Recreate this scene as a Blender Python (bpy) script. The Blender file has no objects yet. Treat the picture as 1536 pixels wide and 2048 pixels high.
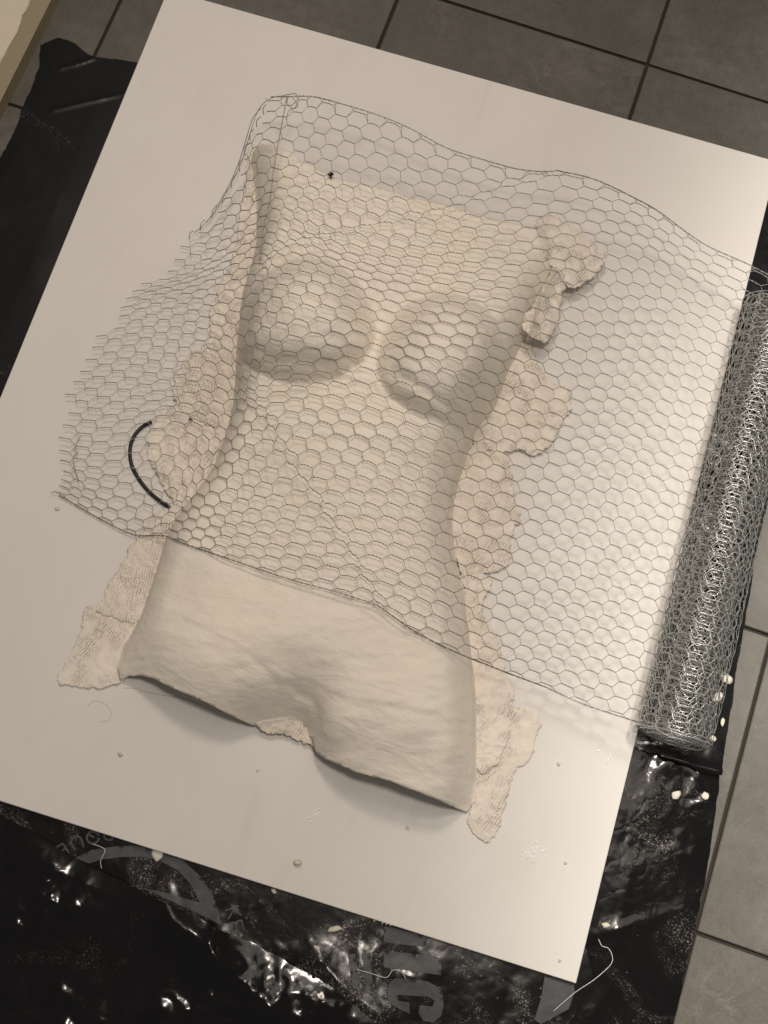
import bpy, math, random
import numpy as np
from mathutils import Matrix, Vector
from mathutils.geometry import delaunay_2d_cdt

S = bpy.context.scene
COL = S.collection
# ------------------------------------------------------------------ camera
CAM = np.array([0.60262244, -0.99239072, 1.27441866])
ROT = np.array([[0.94526226, -0.32220327, 0.05161688],
                [0.32472381, 0.9132341, -0.24608521],
                [0.03215117, 0.2493763, 0.9678728]])
FPX = 2317.09
cd = bpy.data.cameras.new("camera"); cam = bpy.data.objects.new("camera", cd); COL.objects.link(cam)
M = Matrix([list(ROT[i]) + [CAM[i]] for i in range(3)] + [[0, 0, 0, 1]])
cam.matrix_world = M
cd.sensor_fit = 'VERTICAL'; cd.sensor_height = 36.0; cd.sensor_width = 27.0
cd.lens = FPX / 2048 * 36.0; cd.clip_start = .02; cd.clip_end = 30
S.camera = cam
# ------------------------------------------------------------------ world and lamps
w = bpy.data.worlds.new("World"); S.world = w; w.use_nodes = True
bg = w.node_tree.nodes['Background']; bg.inputs[0].default_value = (.95, .91, .87, 1); bg.inputs[1].default_value = .13

def aim(o, tgt):
    d = Vector(tgt) - o.location
    o.rotation_euler = d.to_track_quat('-Z', 'Y').to_euler()
def area(name, loc, tgt, size, power, col):
    l = bpy.data.lights.new(name, 'AREA'); l.shape = 'DISK'; l.size = size; l.energy = power; l.color = col
    o = bpy.data.objects.new(name, l); COL.objects.link(o); o.location = loc; aim(o, tgt); return o
def spot(name, loc, tgt, ang, blend, rad, power, col):
    l = bpy.data.lights.new(name, 'SPOT'); l.spot_size = math.radians(ang); l.spot_blend = blend
    l.shadow_soft_size = rad; l.energy = power; l.color = col
    o = bpy.data.objects.new(name, l); COL.objects.link(o); o.location = loc; aim(o, tgt); return o
area("ceiling_lamp", (.08, .42, 2.2), (.45, -.6, 0), .42, 15.2, (1, .85, .72))
area("wide_fill_lamp", (.9, -.2, 2.6), (.6, -.6, 0), 1.4, 6.5, (1, .885, .77))  # added broad fill that softens the shading on the cast
area("lower_fill_lamp", (.74, -.68, 2.35), (.68, -1.0, 0), .22, 13, (1, .89, .785))  # added fill to brighten the lower torso, not a known fixture
spot("shaped_downlight", (1.0, .22, 2.8), (1.0 + 2.8 * math.tan(math.radians(50)) * math.cos(.18), .22 - 2.8 * math.tan(math.radians(50)) * math.sin(.18) - .30, 0), 107, .24, .24, 560, (1, .95, .86))  # overhead right lamp, cone shaped to imitate the camera person's shadow edge
S.view_settings.view_transform = 'Standard'; S.view_settings.look = 'None'
S.view_settings.exposure = 0; S.view_settings.gamma = 1
S.render.engine = 'CYCLES'

# ------------------------------------------------------------------ helpers
BZ = .013          # top of the white board
def at(px, py, z=BZ):                 # pixel of the photograph -> point of the room at height z
    d = ROT @ np.array([(px - 768) / FPX, -(py - 1024) / FPX, -1.0])
    return CAM + (z - CAM[2]) / d[2] * d
def ats(pts, z=BZ): return np.array([at(p[0], p[1], p[2] if len(p) > 2 else z) for p in pts])

def hsh(ix, iy, seed):
    n = (ix.astype(np.int64) * 374761393 + iy.astype(np.int64) * 668265263 + seed * 974634777) & 0x7fffffff
    n = ((n ^ (n >> 13)) * 1274126177) & 0x7fffffff
    return ((n ^ (n >> 16)) & 0xffff) / 65535.0
def vnoise(x, y, seed=0):
    ix = np.floor(x); iy = np.floor(y); fx = x - ix; fy = y - iy
    fx = fx ** 3 * (fx * (fx * 6 - 15) + 10); fy = fy ** 3 * (fy * (fy * 6 - 15) + 10)
    a = hsh(ix, iy, seed); b = hsh(ix + 1, iy, seed); c = hsh(ix, iy + 1, seed); d = hsh(ix + 1, iy + 1, seed)
    return (a * (1 - fx) + b * fx) * (1 - fy) + (c * (1 - fx) + d * fx) * fy
def fbm(x, y, sc, octv=3, seed=0):
    x = np.asarray(x, float) / sc; y = np.asarray(y, float) / sc; s = 0; a = 1; t = 0
    for i in range(octv):
        s = s + a * vnoise(x + 17.3 * i, y - 9.1 * i, seed + i); t += a; a *= .5
        x, y = (x * 1.6 - y * 1.2), (x * 1.2 + y * 1.6)
    return s / t * 2 - 1
def segdist(x, y, poly, closed=False):
    """distance to a polyline, and signed side of the nearest segment"""
    P = np.array(poly)[:, :2]
    if closed: P = np.vstack([P, P[:1]])
    best = np.full(np.shape(x), 1e9); side = np.zeros(np.shape(x))
    for i in range(len(P) - 1):
        a = P[i]; b = P[i + 1]; d = b - a; L = d @ d + 1e-12
        t = np.clip(((x - a[0]) * d[0] + (y - a[1]) * d[1]) / L, 0, 1)
        ex = x - a[0] - t * d[0]; ey = y - a[1] - t * d[1]; q = np.hypot(ex, ey)
        m = q < best; best = np.where(m, q, best); side = np.where(m, np.sign(d[0] * ey - d[1] * ex), side)
    return best, side
def inside(x, y, poly):
    P = np.array(poly)[:, :2]; r = np.zeros(np.shape(x), bool); n = len(P)
    for i in range(n):
        x0, y0 = P[i]; x1, y1 = P[(i + 1) % n]
        c = ((y0 > y) != (y1 > y)) & (x < (x1 - x0) * (y - y0) / (y1 - y0 + 1e-15) + x0); r ^= c
    return r
def resample(P, step, closed=True):
    P = np.array(P, float)[:, :2]
    if closed: P = np.vstack([P, P[:1]])
    out = []
    for i in range(len(P) - 1):
        n = max(1, int(round(np.hypot(*(P[i + 1] - P[i])) / step)))
        for j in range(n): out.append(P[i] + (P[i + 1] - P[i]) * j / n)
    if not closed: out.append(P[-1])
    return np.array(out)
def smooth_closed(P, it=2):
    P = np.array(P, float)[:, :2]
    for _ in range(it):
        Q = np.roll(P, -1, 0); R = np.empty((len(P) * 2, 2)); R[0::2] = P * .75 + Q * .25; R[1::2] = P * .25 + Q * .75; P = R
    return P
class TPS:
    def __init__(s, X, V, reg=1e-6, sx=1.0):
        X = np.array(X, float) * sx; V = np.array(V, float); s.sx = sx; s.X = X; n = len(X)
        K = s.k(X, X) + reg * np.eye(n); A = np.zeros((n + 3, n + 3)); A[:n, :n] = K
        A[:n, n] = 1; A[:n, n + 1:] = X; A[n, :n] = 1; A[n + 1:, :n] = X.T
        b = np.zeros((n + 3,) + V.shape[1:]); b[:n] = V; s.c = np.linalg.solve(A, b)
    def k(s, A, B):
        r2 = ((A[:, None, :] - B[None, :, :]) ** 2).sum(2); return np.where(r2 > 0, .5 * r2 * np.log(r2 + 1e-20), 0)
    def __call__(s, Q):
        Q = np.array(Q, float) * s.sx; n = len(s.X)
        return s.k(Q, s.X) @ s.c[:n] + s.c[n] + Q @ s.c[n + 1:]

def mesh_obj(name, V, F, mat, parent=None, smooth=True, loc=(0, 0, 0)):
    me = bpy.data.meshes.new(name); V = np.asarray(V, float) - np.array(loc)
    me.from_pydata(V.tolist(), [], F if isinstance(F, list) else F.tolist()); me.update()
    if smooth: me.polygons.foreach_set('use_smooth', np.ones(len(me.polygons), bool))
    o = bpy.data.objects.new(name, me); COL.objects.link(o)
    if mat is not None: me.materials.append(mat)
    if parent is not None: o.parent = parent
    else: o.location = loc
    return o
def tag(o, label=None, cat=None, group=None, kind=None):
    if label: o['label'] = label
    if cat: o['category'] = cat
    if group: o['group'] = group
    if kind: o['kind'] = kind
    return o
def empty(name, loc):
    o = bpy.data.objects.new(name, None); COL.objects.link(o); o.location = loc; o.empty_display_size = .05; return o
def part(name, V, F, mat, parent, **k):           # geometry given in room coordinates
    return mesh_obj(name, V, F, mat, parent, loc=tuple(parent.location), **k)

def cdt_sheet(poly, res, zf, jag=0, seed=0, loc_step=None):
    """triangulated sheet inside a polygon, z from zf(x, y)"""
    B = resample(poly, loc_step or res)
    if jag:
        c = np.roll(B, -1, 0) - np.roll(B, 1, 0); nrm = np.stack([-c[:, 1], c[:, 0]], 1); nrm /= np.linalg.norm(nrm, axis=1)[:, None] + 1e-9
        B = B + nrm * (jag * (fbm(B[:, 0] * 1.0, B[:, 1] * 1.0, res * 5, 3, seed) + .6 * fbm(B[:, 0], B[:, 1], res * 1.4, 2, seed + 5)))[:, None]
    x0, y0 = B.min(0); x1, y1 = B.max(0)
    gx = np.arange(x0, x1, res); gy = np.arange(y0, y1, res * .87)
    X, Y = np.meshgrid(gx, gy); X = X + (np.arange(len(gy)) % 2)[:, None] * res * .5
    X = X.ravel(); Y = Y.ravel()
    m = inside(X, Y, B); X = X[m]; Y = Y[m]
    d, _ = segdist(X, Y, B, True) if len(B) < 260 else (_fastd(X, Y, B, res), 0)
    m = d > res * .55; X = X[m]; Y = Y[m]
    pts = np.vstack([B, np.stack([X, Y], 1)]); nb = len(B)
    r = delaunay_2d_cdt([Vector(p) for p in pts], [(i, (i + 1) % nb) for i in range(nb)], [], 0, 1e-7)
    V2 = np.array([(v.x, v.y) for v in r[0]]); T = np.array([t for t in r[2] if len(t) == 3])
    cen = V2[T].mean(1); T = T[inside(cen[:, 0], cen[:, 1], B)]
    Z = zf(V2[:, 0], V2[:, 1])
    return np.column_stack([V2, Z]), T
def _fastd(X, Y, B, res):
    out = np.full(len(X), 1.0); st = 4000
    for i in range(0, len(X), st):
        dx = X[i:i + st, None] - B[None, :, 0]; dy = Y[i:i + st, None] - B[None, :, 1]
        out[i:i + st] = np.sqrt((dx * dx + dy * dy).min(1))
    return out

def prisms(A, B, r, sides=3):
    """many thin straight wires at once"""
    A = np.asarray(A, float); B = np.asarray(B, float); r = np.broadcast_to(np.asarray(r, float), (len(A),))
    d = B - A; L = np.linalg.norm(d, axis=1, keepdims=True) + 1e-12; d = d / L
    ref = np.where(np.abs(d[:, 2:3]) > .9, np.array([[1., 0, 0]]), np.array([[0., 0, 1]]))
    u = np.cross(d, ref); u /= np.linalg.norm(u, axis=1, keepdims=True) + 1e-12; v = np.cross(d, u)
    ring = []
    for i in range(sides):
        a = 2 * math.pi * i / sides + .5; ring.append((u * math.cos(a) + v * math.sin(a)) * r[:, None])
    V = np.concatenate([np.stack([A + q for q in ring], 1), np.stack([B + q for q in ring], 1)], 1).reshape(-1, 3)
    base = (np.arange(len(A)) * 2 * sides)[:, None]
    F = np.concatenate([base + np.array([[i, (i + 1) % sides, sides + (i + 1) % sides, sides + i]]) for i in range(sides)], 0)
    return V, F
def tube(P, r, sides=6, closed=False):
    P = np.array(P, float); n = len(P); T = np.gradient(P, axis=0); T /= np.linalg.norm(T, axis=1, keepdims=True) + 1e-12
    r = np.broadcast_to(np.asarray(r, float), (n,))
    ref = np.array([0, 0, 1.]) if abs(T[0][2]) < .9 else np.array([1., 0, 0]); u = np.cross(T[0], ref); u /= np.linalg.norm(u)
    V = []; F = []
    for i in range(n):
        u = u - T[i] * (u @ T[i]); u /= np.linalg.norm(u) + 1e-12; v = np.cross(T[i], u)
        for k in range(sides):
            a = 2 * math.pi * k / sides; V.append(P[i] + r[i] * (u * math.cos(a) + v * math.sin(a)))
    for i in range(n - 1):
        for k in range(sides):
            a = i * sides + k; b = i * sides + (k + 1) % sides; F.append((a, b, b + sides, a + sides))
    F.append(tuple(range(sides))[::-1]); F.append(tuple((n - 1) * sides + k for k in range(sides)))
    return np.array(V), F
def join(parts):
    V = []; F = []; o = 0
    for v, f in parts:
        V.append(np.asarray(v)); F += [tuple(int(i) + o for i in q) for q in f]; o += len(v)
    return np.vstack(V), F
def spline(P, n):
    P = np.array(P, float); t = np.r_[0, np.cumsum(np.linalg.norm(np.diff(P, axis=0), axis=1))]; t /= t[-1]
    Q = []
    E = np.vstack([2 * P[0] - P[1], P, 2 * P[-1] - P[-2]])
    for s in np.linspace(0, 1, n):
        i = min(max(np.searchsorted(t, s) - 1, 0), len(P) - 2); u = (s - t[i]) / (t[i + 1] - t[i] + 1e-12)
        p0, p1, p2, p3 = E[i], E[i + 1], E[i + 2], E[i + 3]
        Q.append(.5 * (2 * p1 + (p2 - p0) * u + (2 * p0 - 5 * p1 + 4 * p2 - p3) * u * u + (3 * p1 - p0 - 3 * p2 + p3) * u ** 3))
    return np.array(Q)

# ------------------------------------------------------------------ materials
class NT:
    def __init__(s, name):
        s.m = bpy.data.materials.new(name); s.m.use_nodes = True; s.t = s.m.node_tree; s.b = s.t.nodes['Principled BSDF']
        s.tc = s.t.nodes.new('ShaderNodeTexCoord')
    def n(s, ty, **k):
        o = s.t.nodes.new(ty)
        for a, v in k.items():
            if a.startswith('i_'):
                key = a[2:].replace('_', ' '); key = int(key) if key.isdigit() else key
                if hasattr(v, 'is_output') or isinstance(v, bpy.types.NodeSocket): s.t.links.new(v, o.inputs[key])
                else: o.inputs[key].default_value = v
            else: setattr(o, a, v)
        return o
    def noise(s, scale, detail=4, rough=.55, vec=None, dist=0):
        return s.n('ShaderNodeTexNoise', i_Scale=scale, i_Detail=detail, i_Roughness=rough, i_Distortion=dist, i_Vector=vec or s.tc.outputs['Object']).outputs[0]
    def map(s, sc=(1, 1, 1), rot=(0, 0, 0)):
        return s.n('ShaderNodeMapping', i_Vector=s.tc.outputs['Object'], i_Scale=sc, i_Rotation=rot).outputs[0]
    def ramp(s, f, stops):
        o = s.n('ShaderNodeValToRGB', i_Fac=f); e = o.color_ramp.elements
        while len(e) < len(stops): e.new(.5)
        for q, (p, c) in zip(e, stops): q.position = p; q.color = (c if len(c) == 4 else tuple(c) + (1,)) if hasattr(c, '__len__') else (c, c, c, 1)
        return o.outputs[0]
    def mix(s, f, a, b):
        o = s.n('ShaderNodeMix', data_type='RGBA')
        for sock, v in ((o.inputs[0], f), (o.inputs[6], a), (o.inputs[7], b)):
            if isinstance(v, bpy.types.NodeSocket): s.t.links.new(v, sock)
            else: sock.default_value = v if not hasattr(v, '__len__') or len(v) == 4 else tuple(v) + (1,)
        return o.outputs[2]
    def math(s, op, a, b=0.0, clamp=False):
        o = s.n('ShaderNodeMath', operation=op, use_clamp=clamp)
        for sock, v in ((o.inputs[0], a), (o.inputs[1], b)):
            if isinstance(v, bpy.types.NodeSocket): s.t.links.new(v, sock)
            else: sock.default_value = v
        return o.outputs[0]
    def bump(s, h, strength, dist, prev=None):
        o = s.n('ShaderNodeBump', i_Strength=strength, i_Distance=dist, i_Height=h)
        if prev is not None: s.t.links.new(prev, o.inputs['Normal'])
        return o.outputs[0]
    def set(s, **k):
        for a, v in k.items():
            key = a.replace('_', ' '); i = s.b.inputs[key]
            if isinstance(v, bpy.types.NodeSocket): s.t.links.new(v, i)
            else: i.default_value = v if not hasattr(v, '__len__') or len(v) == 4 else tuple(v) + (1,)
        return s

def m_tile():
    s = NT('tile_stone'); info = s.n('ShaderNodeObjectInfo')
    off = s.n('ShaderNodeVectorMath', operation='ADD', i_0=s.n('ShaderNodeNewGeometry').outputs['Position'], i_1=info.outputs['Random'])
    v = off.outputs[0]
    a = s.noise(5, 6, .62, v, .4); b = s.noise(60, 5, .7, v); c = s.noise(420, 2, .6, v)
    base = s.ramp(a, [(.3, (.082, .074, .063)), (.5, (.105, .097, .083)), (.72, (.160, .150, .132))])
    col = s.mix(s.ramp(b, [(.35, .55), (.62, 0)]), base, (.062, .055, .045))
    col = s.mix(s.ramp(c, [(.5, 0), (.75, .35)]), col, (.20, .18, .155))
    pale = s.math('MULTIPLY', s.ramp(s.noise(14, 5, .6, v, 1.2), [(.47, 0), (.5, 1), (.53, 0)]), s.ramp(s.noise(7, 2, .5, v), [(.5, 0), (.68, .35)]))
    col = s.mix(pale, col, (.26, .24, .21))
    col = s.mix(s.math('MULTIPLY', info.outputs['Random'], .22), col, (.075, .068, .056))
    s.set(Base_Color=col, Roughness=s.ramp(b, [(0, .42), (1, .62)]), Specular_IOR_Level=.4)
    s.set(Normal=s.bump(s.math('ADD', b, s.math('MULTIPLY', c, .5)), .25, .0006)); return s.m
def m_simple(name, col, rough=.6, **k):
    s = NT(name); n = s.noise(40, 4); s.set(Base_Color=s.mix(s.math('MULTIPLY', n, .35), col, tuple(c * .8 for c in col)), Roughness=rough)
    if k: s.set(**k)
    return s.m
def m_board():
    s = NT('white_board_coat'); a = s.noise(6, 5, .6); b = s.noise(90, 3, .6); sm = s.noise(18, 6, .65, s.map((1, .35, 1), (0, 0, .3)), .8)
    col = s.ramp(a, [(.3, (.735, .705, .665)), (.7, (.765, .738, .70))])
    col = s.mix(s.ramp(sm, [(.54, 0), (.78, .30)]), col, (.62, .58, .53))
    spec = s.n('ShaderNodeTexVoronoi', i_Vector=s.tc.outputs['Object'], i_Scale=42.0).outputs['Distance']
    sp = s.math('MULTIPLY', s.ramp(spec, [(.035, 1), (.06, 0)]), s.ramp(s.noise(9, 2), [(.5, 0), (.62, .5)]))
    col = s.mix(sp, col, (.86, .84, .80))
    s.set(Base_Color=col, Roughness=s.ramp(sm, [(.3, .38), (.7, .55)]), Specular_IOR_Level=.32)
    s.set(Normal=s.bump(s.noise(260, 2), .10, .0004, s.bump(sp, .5, .0005))); return s.m
def m_plaster():
    s = NT('cast_plaster')
    st = s.noise(30, 6, .62, s.map((.45, 1.7, 1), (0, 0, .35)), .5); a = s.noise(9, 4, .6, None, .6); f = s.noise(330, 3, .6); g = s.noise(85, 5, .68)
    col = s.ramp(a, [(.32, (.89, .82, .70)), (.5, (.91, .85, .74)), (.68, (.90, .835, .75))])
    col = s.mix(s.ramp(st, [(.4, .30), (.62, 0)]), col, (.79, .73, .63))
    s.set(Base_Color=col, Roughness=.78, Specular_IOR_Level=.25)
    n1 = s.bump(st, .75, .0028); n2 = s.bump(g, .7, .0013, n1); s.set(Normal=s.bump(f, .45, .0005, n2)); return s.m
def m_gauze(rot, name='plaster_gauze', holes=.55):
    s = NT(name)
    mp = s.map((1, 1, 1), (0, 0, rot)); sep = s.n('ShaderNodeSeparateXYZ', i_Vector=mp)
    wob = s.noise(60, 3, .6); w2 = s.math('MULTIPLY', s.math('SUBTRACT', wob, .5), .007)
    def gridax(o, f): return s.math('ABSOLUTE', s.math('SINE', s.math('MULTIPLY', s.math('ADD', o, w2), f)))
    gx = gridax(sep.outputs[0], math.pi / .0030); gy = gridax(sep.outputs[1], math.pi / .0019)
    hole = s.math('MULTIPLY', s.ramp(gx, [(.45, 0), (.8, 1)]), s.ramp(gy, [(.5, 0), (.85, 1)]))
    msk = s.math('MULTIPLY', s.ramp(s.noise(34, 5, .65, None, .5), [(.5 - .12 * holes, 0), (.60, 1)]), s.ramp(s.noise(240, 2, .5), [(.38, 0), (.5, 1)]))
    h = s.math('MULTIPLY', hole, msk); big = s.noise(45, 5, .65, None, .8); fine = s.noise(300, 3)
    col = s.ramp(s.noise(22, 4), [(.35, (.83, .765, .67)), (.65, (.88, .82, .735))])
    col = s.mix(s.ramp(s.noise(120, 4, .7), [(.42, .25), (.6, 0)]), col, (.68, .58, .49))
    col = s.mix(s.math('MULTIPLY', h, .75), col, (.38, .30, .235))
    s.set(Base_Color=col, Roughness=.85, Specular_IOR_Level=.2)
    hh = s.math('SUBTRACT', s.math('MULTIPLY', fine, .3), h)
    s.set(Normal=s.bump(hh, .8, .0008, s.bump(big, .9, .0034))); return s.m
def m_bag(dust=.4, seed=0.0, rough=.22, cr=1.0):
    s = NT('black_plastic_film')
    v = s.n('ShaderNodeVectorMath', operation='ADD', i_0=s.tc.outputs['Object'], i_1=(seed, seed * 1.7, 0)).outputs[0]
    cr1 = s.n('ShaderNodeTexNoise', i_Vector=v, i_Scale=24.0, i_Detail=5.0, i_Roughness=.55, i_Distortion=1.4); cr1.noise_type = 'RIDGED_MULTIFRACTAL' if hasattr(cr1, 'noise_type') else None
    cr2 = s.n('ShaderNodeTexVoronoi', i_Vector=s.n('ShaderNodeVectorMath', operation='ADD', i_0=v, i_1=s.n('ShaderNodeVectorMath', operation='SCALE', i_0=s.n('ShaderNodeTexNoise', i_Vector=v, i_Scale=30.0).outputs[1], i_Scale=.05).outputs[0]).outputs[0], i_Scale=38.0, feature='DISTANCE_TO_EDGE').outputs[0]
    speck = s.noise(520, 3, .6, v); cloud = s.noise(11, 5, .68, v, .9); mid = s.noise(75, 5, .72, v, .5)
    d1 = s.math('MULTIPLY', s.ramp(speck, [(.565, 0), (.62, 1)]), s.ramp(cloud, [(.60 - .16 * dust, 0), (.78 - .12 * dust, 1)]))
    d2 = s.math('MULTIPLY', s.math('MULTIPLY', s.ramp(mid, [(.57, 0), (.66, 1)]), s.ramp(s.noise(260, 3, .7, v), [(.42, 0), (.6, 1)])), s.ramp(cloud, [(.62 - .12 * dust, 0), (.80 - .08 * dust, 1)]))
    voro = s.n('ShaderNodeTexVoronoi', i_Vector=v, i_Scale=150.0).outputs['Distance']
    d3 = s.math('MULTIPLY', s.ramp(voro, [(.07, 1), (.11, 0)]), s.ramp(s.noise(40, 3, .6, v), [(.60 - .1 * dust, 0), (.66, 1)]))
    haze = s.math('MULTIPLY', s.math('MULTIPLY', s.ramp(cloud, [(.48, 0), (.8, .25)]), s.ramp(s.noise(190, 4, .7, v, .6), [(.4, .1), (.62, 1)])), dust)
    d = s.math('ADD', s.math('ADD', d1, d2), s.math('ADD', s.math('MULTIPLY', d3, min(1, dust * 2)), haze), True)
    d = s.math('MULTIPLY', d, min(1.0, .25 + dust))
    col = s.mix(d, (.0045, .0042, .0045), (.50, .46, .41))
    s.set(Base_Color=col, Roughness=s.mix(d, (rough,) * 3, (.8,) * 3), Specular_IOR_Level=.5)
    n1 = s.bump(cr1.outputs[0], .15 * cr, .0010); s.set(Normal=s.bump(cr2, .35 * cr, .0012, n1)); return s.m
def m_print():
    s = NT('grey_print'); n = s.noise(120, 4, .7); s.set(Base_Color=s.ramp(n, [(.3, (.036, .040, .044)), (.75, (.064, .068, .070))]), Roughness=.5); return s.m
def m_wire(lo=(.165, .16, .145), hi=(.49, .49, .47), name='galvanised_wire'):
    s = NT(name); n = s.noise(700, 3, .7)
    s.set(Base_Color=s.ramp(n, [(.3, lo), (.7, hi)]), Metallic=.62, Roughness=s.ramp(n, [(.3, .5), (.7, .26)])); return s.m
MAT = dict(tile=m_tile(), board=m_board(), plaster=m_plaster(), wire=m_wire(), coil=m_wire((.30, .30, .285), (.80, .81, .79), 'lit_galvanised_wire'), prnt=m_print(),  # coil: same wire, the roll's brighter reflection put into its base colour
           grout=m_simple('dark_grout', (.022, .019, .016), .9), cable=m_simple('black_cable', (.004, .004, .006), .45),
           crumb=m_simple('plaster_crumb', (.70, .66, .57), .85), thread=m_simple('white_thread', (.75, .72, .68), .6),
           hair=m_simple('grey_thread', (.36, .32, .27), .7), wood=m_simple('beige_panel', (.30, .25, .165), .55), paper=m_simple('torn_cream_paper', (.66, .60, .47), .8))

# ------------------------------------------------------------------ floor
TP = .33; GAP = .0042
fl = mesh_obj('floor', [(-4, -4, -.004), (5, -4, -.004), (5, 4, -.004), (-4, 4, -.004)], [(0, 1, 2, 3)], MAT['grout'], smooth=False)
tag(fl, kind='structure')
hw = TP / 2 - GAP / 2; bv = .0012
tv = [];
for z, e in ((-.004, 0), (-.0008, 0), (0, bv)):
    for sx, sy in ((-1, -1), (1, -1), (1, 1), (-1, 1)): tv.append((sx * (hw - e), sy * (hw - e), z))
tf = [(8, 9, 10, 11)] + [(a + 4 * l, (a + 1) % 4 + 4 * l, (a + 1) % 4 + 4 * l + 4, a + 4 * l + 4) for l in (0, 1) for a in range(4)]
t0 = None
for i in range(-3, 7):
    for j in range(-4, 8):
        if t0 is None:
            t0 = mesh_obj('floor_tile', tv, tf, MAT['tile'], fl, smooth=False); o = t0
        else:
            o = t0.copy(); COL.objects.link(o); o.parent = fl
        r = random.Random(i * 31 + j); o.location = ((i + .5) * TP, -(j + .5) * TP, r.uniform(-.0002, .0002)); o.rotation_euler = (0, 0, 0)

# ------------------------------------------------------------------ board
BC = ats([(335.5, -20.7), (1555, 323), (1152, 1967), (-293, 1509)])[:, :2]
bmid = BC.mean(0)
def board_mesh():
    P = resample(BC, .05); n = len(P); q = bmid + (P - bmid) * .9985
    V = [(x, y, .0075) for x, y in P] + [(x, y, BZ - .0006) for x, y in P] + [(x, y, BZ) for x, y in q]
    F = [((i + 1) % n, i, n + i, n + (i + 1) % n)[::-1] for i in range(n)] + [(n + i, n + (i + 1) % n, 2 * n + (i + 1) % n, 2 * n + i) for i in range(n)]
    F.append(tuple(range(2 * n, 3 * n))); F.append(tuple(range(n))[::-1]); return V, F
V, F = board_mesh()
bd = mesh_obj('white_board', V, F, MAT['board'], smooth=False, loc=(bmid[0], bmid[1], 0))
tag(bd, 'large smooth white rectangular board lying flat under the plaster cast', 'board')

# ------------------------------------------------------------------ torso
HP = [(500, 330, .045), (530, 296, .058), (600, 322, .07), (700, 370, .074), (850, 402, .072), (1000, 442, .062), (1090, 468, .045),
      (560, 450, .086), (750, 500, .094), (950, 520, .088), (1070, 545, .06), (640, 400, .082), (850, 450, .082),
      (520, 560, .084), (770, 620, .094), (775, 710, .096), (1000, 620, .084), (1020, 700, .078), (620, 790, .098), (760, 800, .104), (880, 862, .10), (500, 780, .088),
      (590, 900, .098), (700, 920, .105), (850, 930, .094), (520, 940, .086), (600, 1030, .098), (740, 1040, .104), (860, 1060, .088),
      (440, 1080, .086), (560, 1150, .10), (700, 1180, .108), (850, 1200, .098), (360, 1180, .078), (330, 1270, .076), (460, 1280, .096), (610, 1270, .104), (760, 1300, .106), (880, 1350, .096),
      (275, 1346, .040), (300, 1352, .050), (340, 1370, .062), (400, 1399, .066), (450, 1423, .056), (505, 1448, .028), (540, 1432, .034), (510, 1400, .062), (400, 1335, .085), (320, 1320, .066), (450, 1360, .082), (490, 1350, .086),
      (560, 1380, .066), (600, 1395, .056), (600, 1432, .032), (610, 1463, .014), (575, 1455, .016), (640, 1375, .078), (652, 1420, .076), (648, 1460, .066), (636, 1496, .040), (680, 1526, .058), (756, 1554, .070), (820, 1576, .070), (889, 1603, .054), (700, 1490, .074), (840, 1530, .076),
      (740, 1440, .093), (820, 1470, .094), (900, 1500, .078), (760, 1370, .102), (930, 1620, .02), (930, 1100, .05), (940, 850, .07), (300, 1300, .06), (940, 1450, .06)]
A = ats(HP); Hs = TPS(A[:, :2], A[:, 2], 1e-7)
LB = ats([(505, 285), (498, 313), (506, 360), (512, 430), (510, 500), (484, 590), (477, 650), (472, 700), (468, 780), (462, 825), (440, 900), (415, 955), (360, 1025), (330, 1080), (312, 1140), (280, 1232), (252, 1285), (230, 1340), (240, 1372)])
RB = ats([(1125, 470), (1128, 530), (1106, 575), (1070, 640), (1046, 690), (1020, 745), (985, 830), (955, 865), (932, 930), (912, 1000), (908, 1060), (917, 1130), (932, 1190), (940, 1250), (948, 1320), (957, 1400), (958, 1480), (957, 1560), (945, 1650)])
LB = spline(LB, 60); RB = spline(RB, 60)
dn = np.array([.30, -.954]); rt = np.array([.954, .30])
BR = [(at(608, 630, .130)[:2], .064, .078, .063, .086), (at(896, 708, .125)[:2], .060, .076, .066, .086)]
def breast(x, y, c, Amp, rx, rd, ru):
    u = ((x - c[0]) * rt[0] + (y - c[1]) * rt[1]) / rx; v = (x - c[0]) * dn[0] + (y - c[1]) * dn[1]
    k = 1 / (1 + np.exp(-v / .012)); v = v / (ru + (rd - ru) * k)
    r2 = u * u + v * v; q = 1.25 + (.58 - 1.25) * 1 / (1 + np.exp(-(v - .15) / .18))
    return Amp * np.clip(1 - r2, 0, 1) ** q
RIDGES = [  # bandage edges left proud on the cast: polyline, step height, fade
    ([(350, 1225), (420, 1262), (490, 1300), (540, 1345), (600, 1372), (640, 1395)], .0011, .020),
    ([(600, 1350), (690, 1395), (780, 1410), (880, 1430), (940, 1475), (955, 1535)], .0016, .022),
    ([(560, 1085), (640, 1130), (720, 1150), (800, 1170), (870, 1200)], .0011, .016),
    ([(660, 1170), (730, 1230), (800, 1275), (870, 1300)], .0007, .014),
    ([(640, 740), (730, 772), (800, 805), (870, 842), (930, 865)], .0016, .014),
    ([(520, 728), (600, 741), (670, 741), (730, 745)], .0016, .010),
    ([(700, 1440), (760, 1490), (830, 1535)], .0008, .012),
    ([(560, 860), (700, 880), (850, 920)], .0008, .014), ([(520, 950), (650, 985), (800, 990), (890, 1010)], .0009, .014),
    ([(640, 470), (760, 520), (880, 560), (1000, 570)], .0007, .014), ([(560, 400), (700, 420), (860, 470)], .0006, .012),
    ([(480, 1330), (560, 1310), (640, 1330)], .0006, .012)]
RW = [(ats(p, .1)[:, :2], h * (.9 if p[0][1] > 1200 else 1.6), f) for p, h, f in RIDGES]
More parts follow.
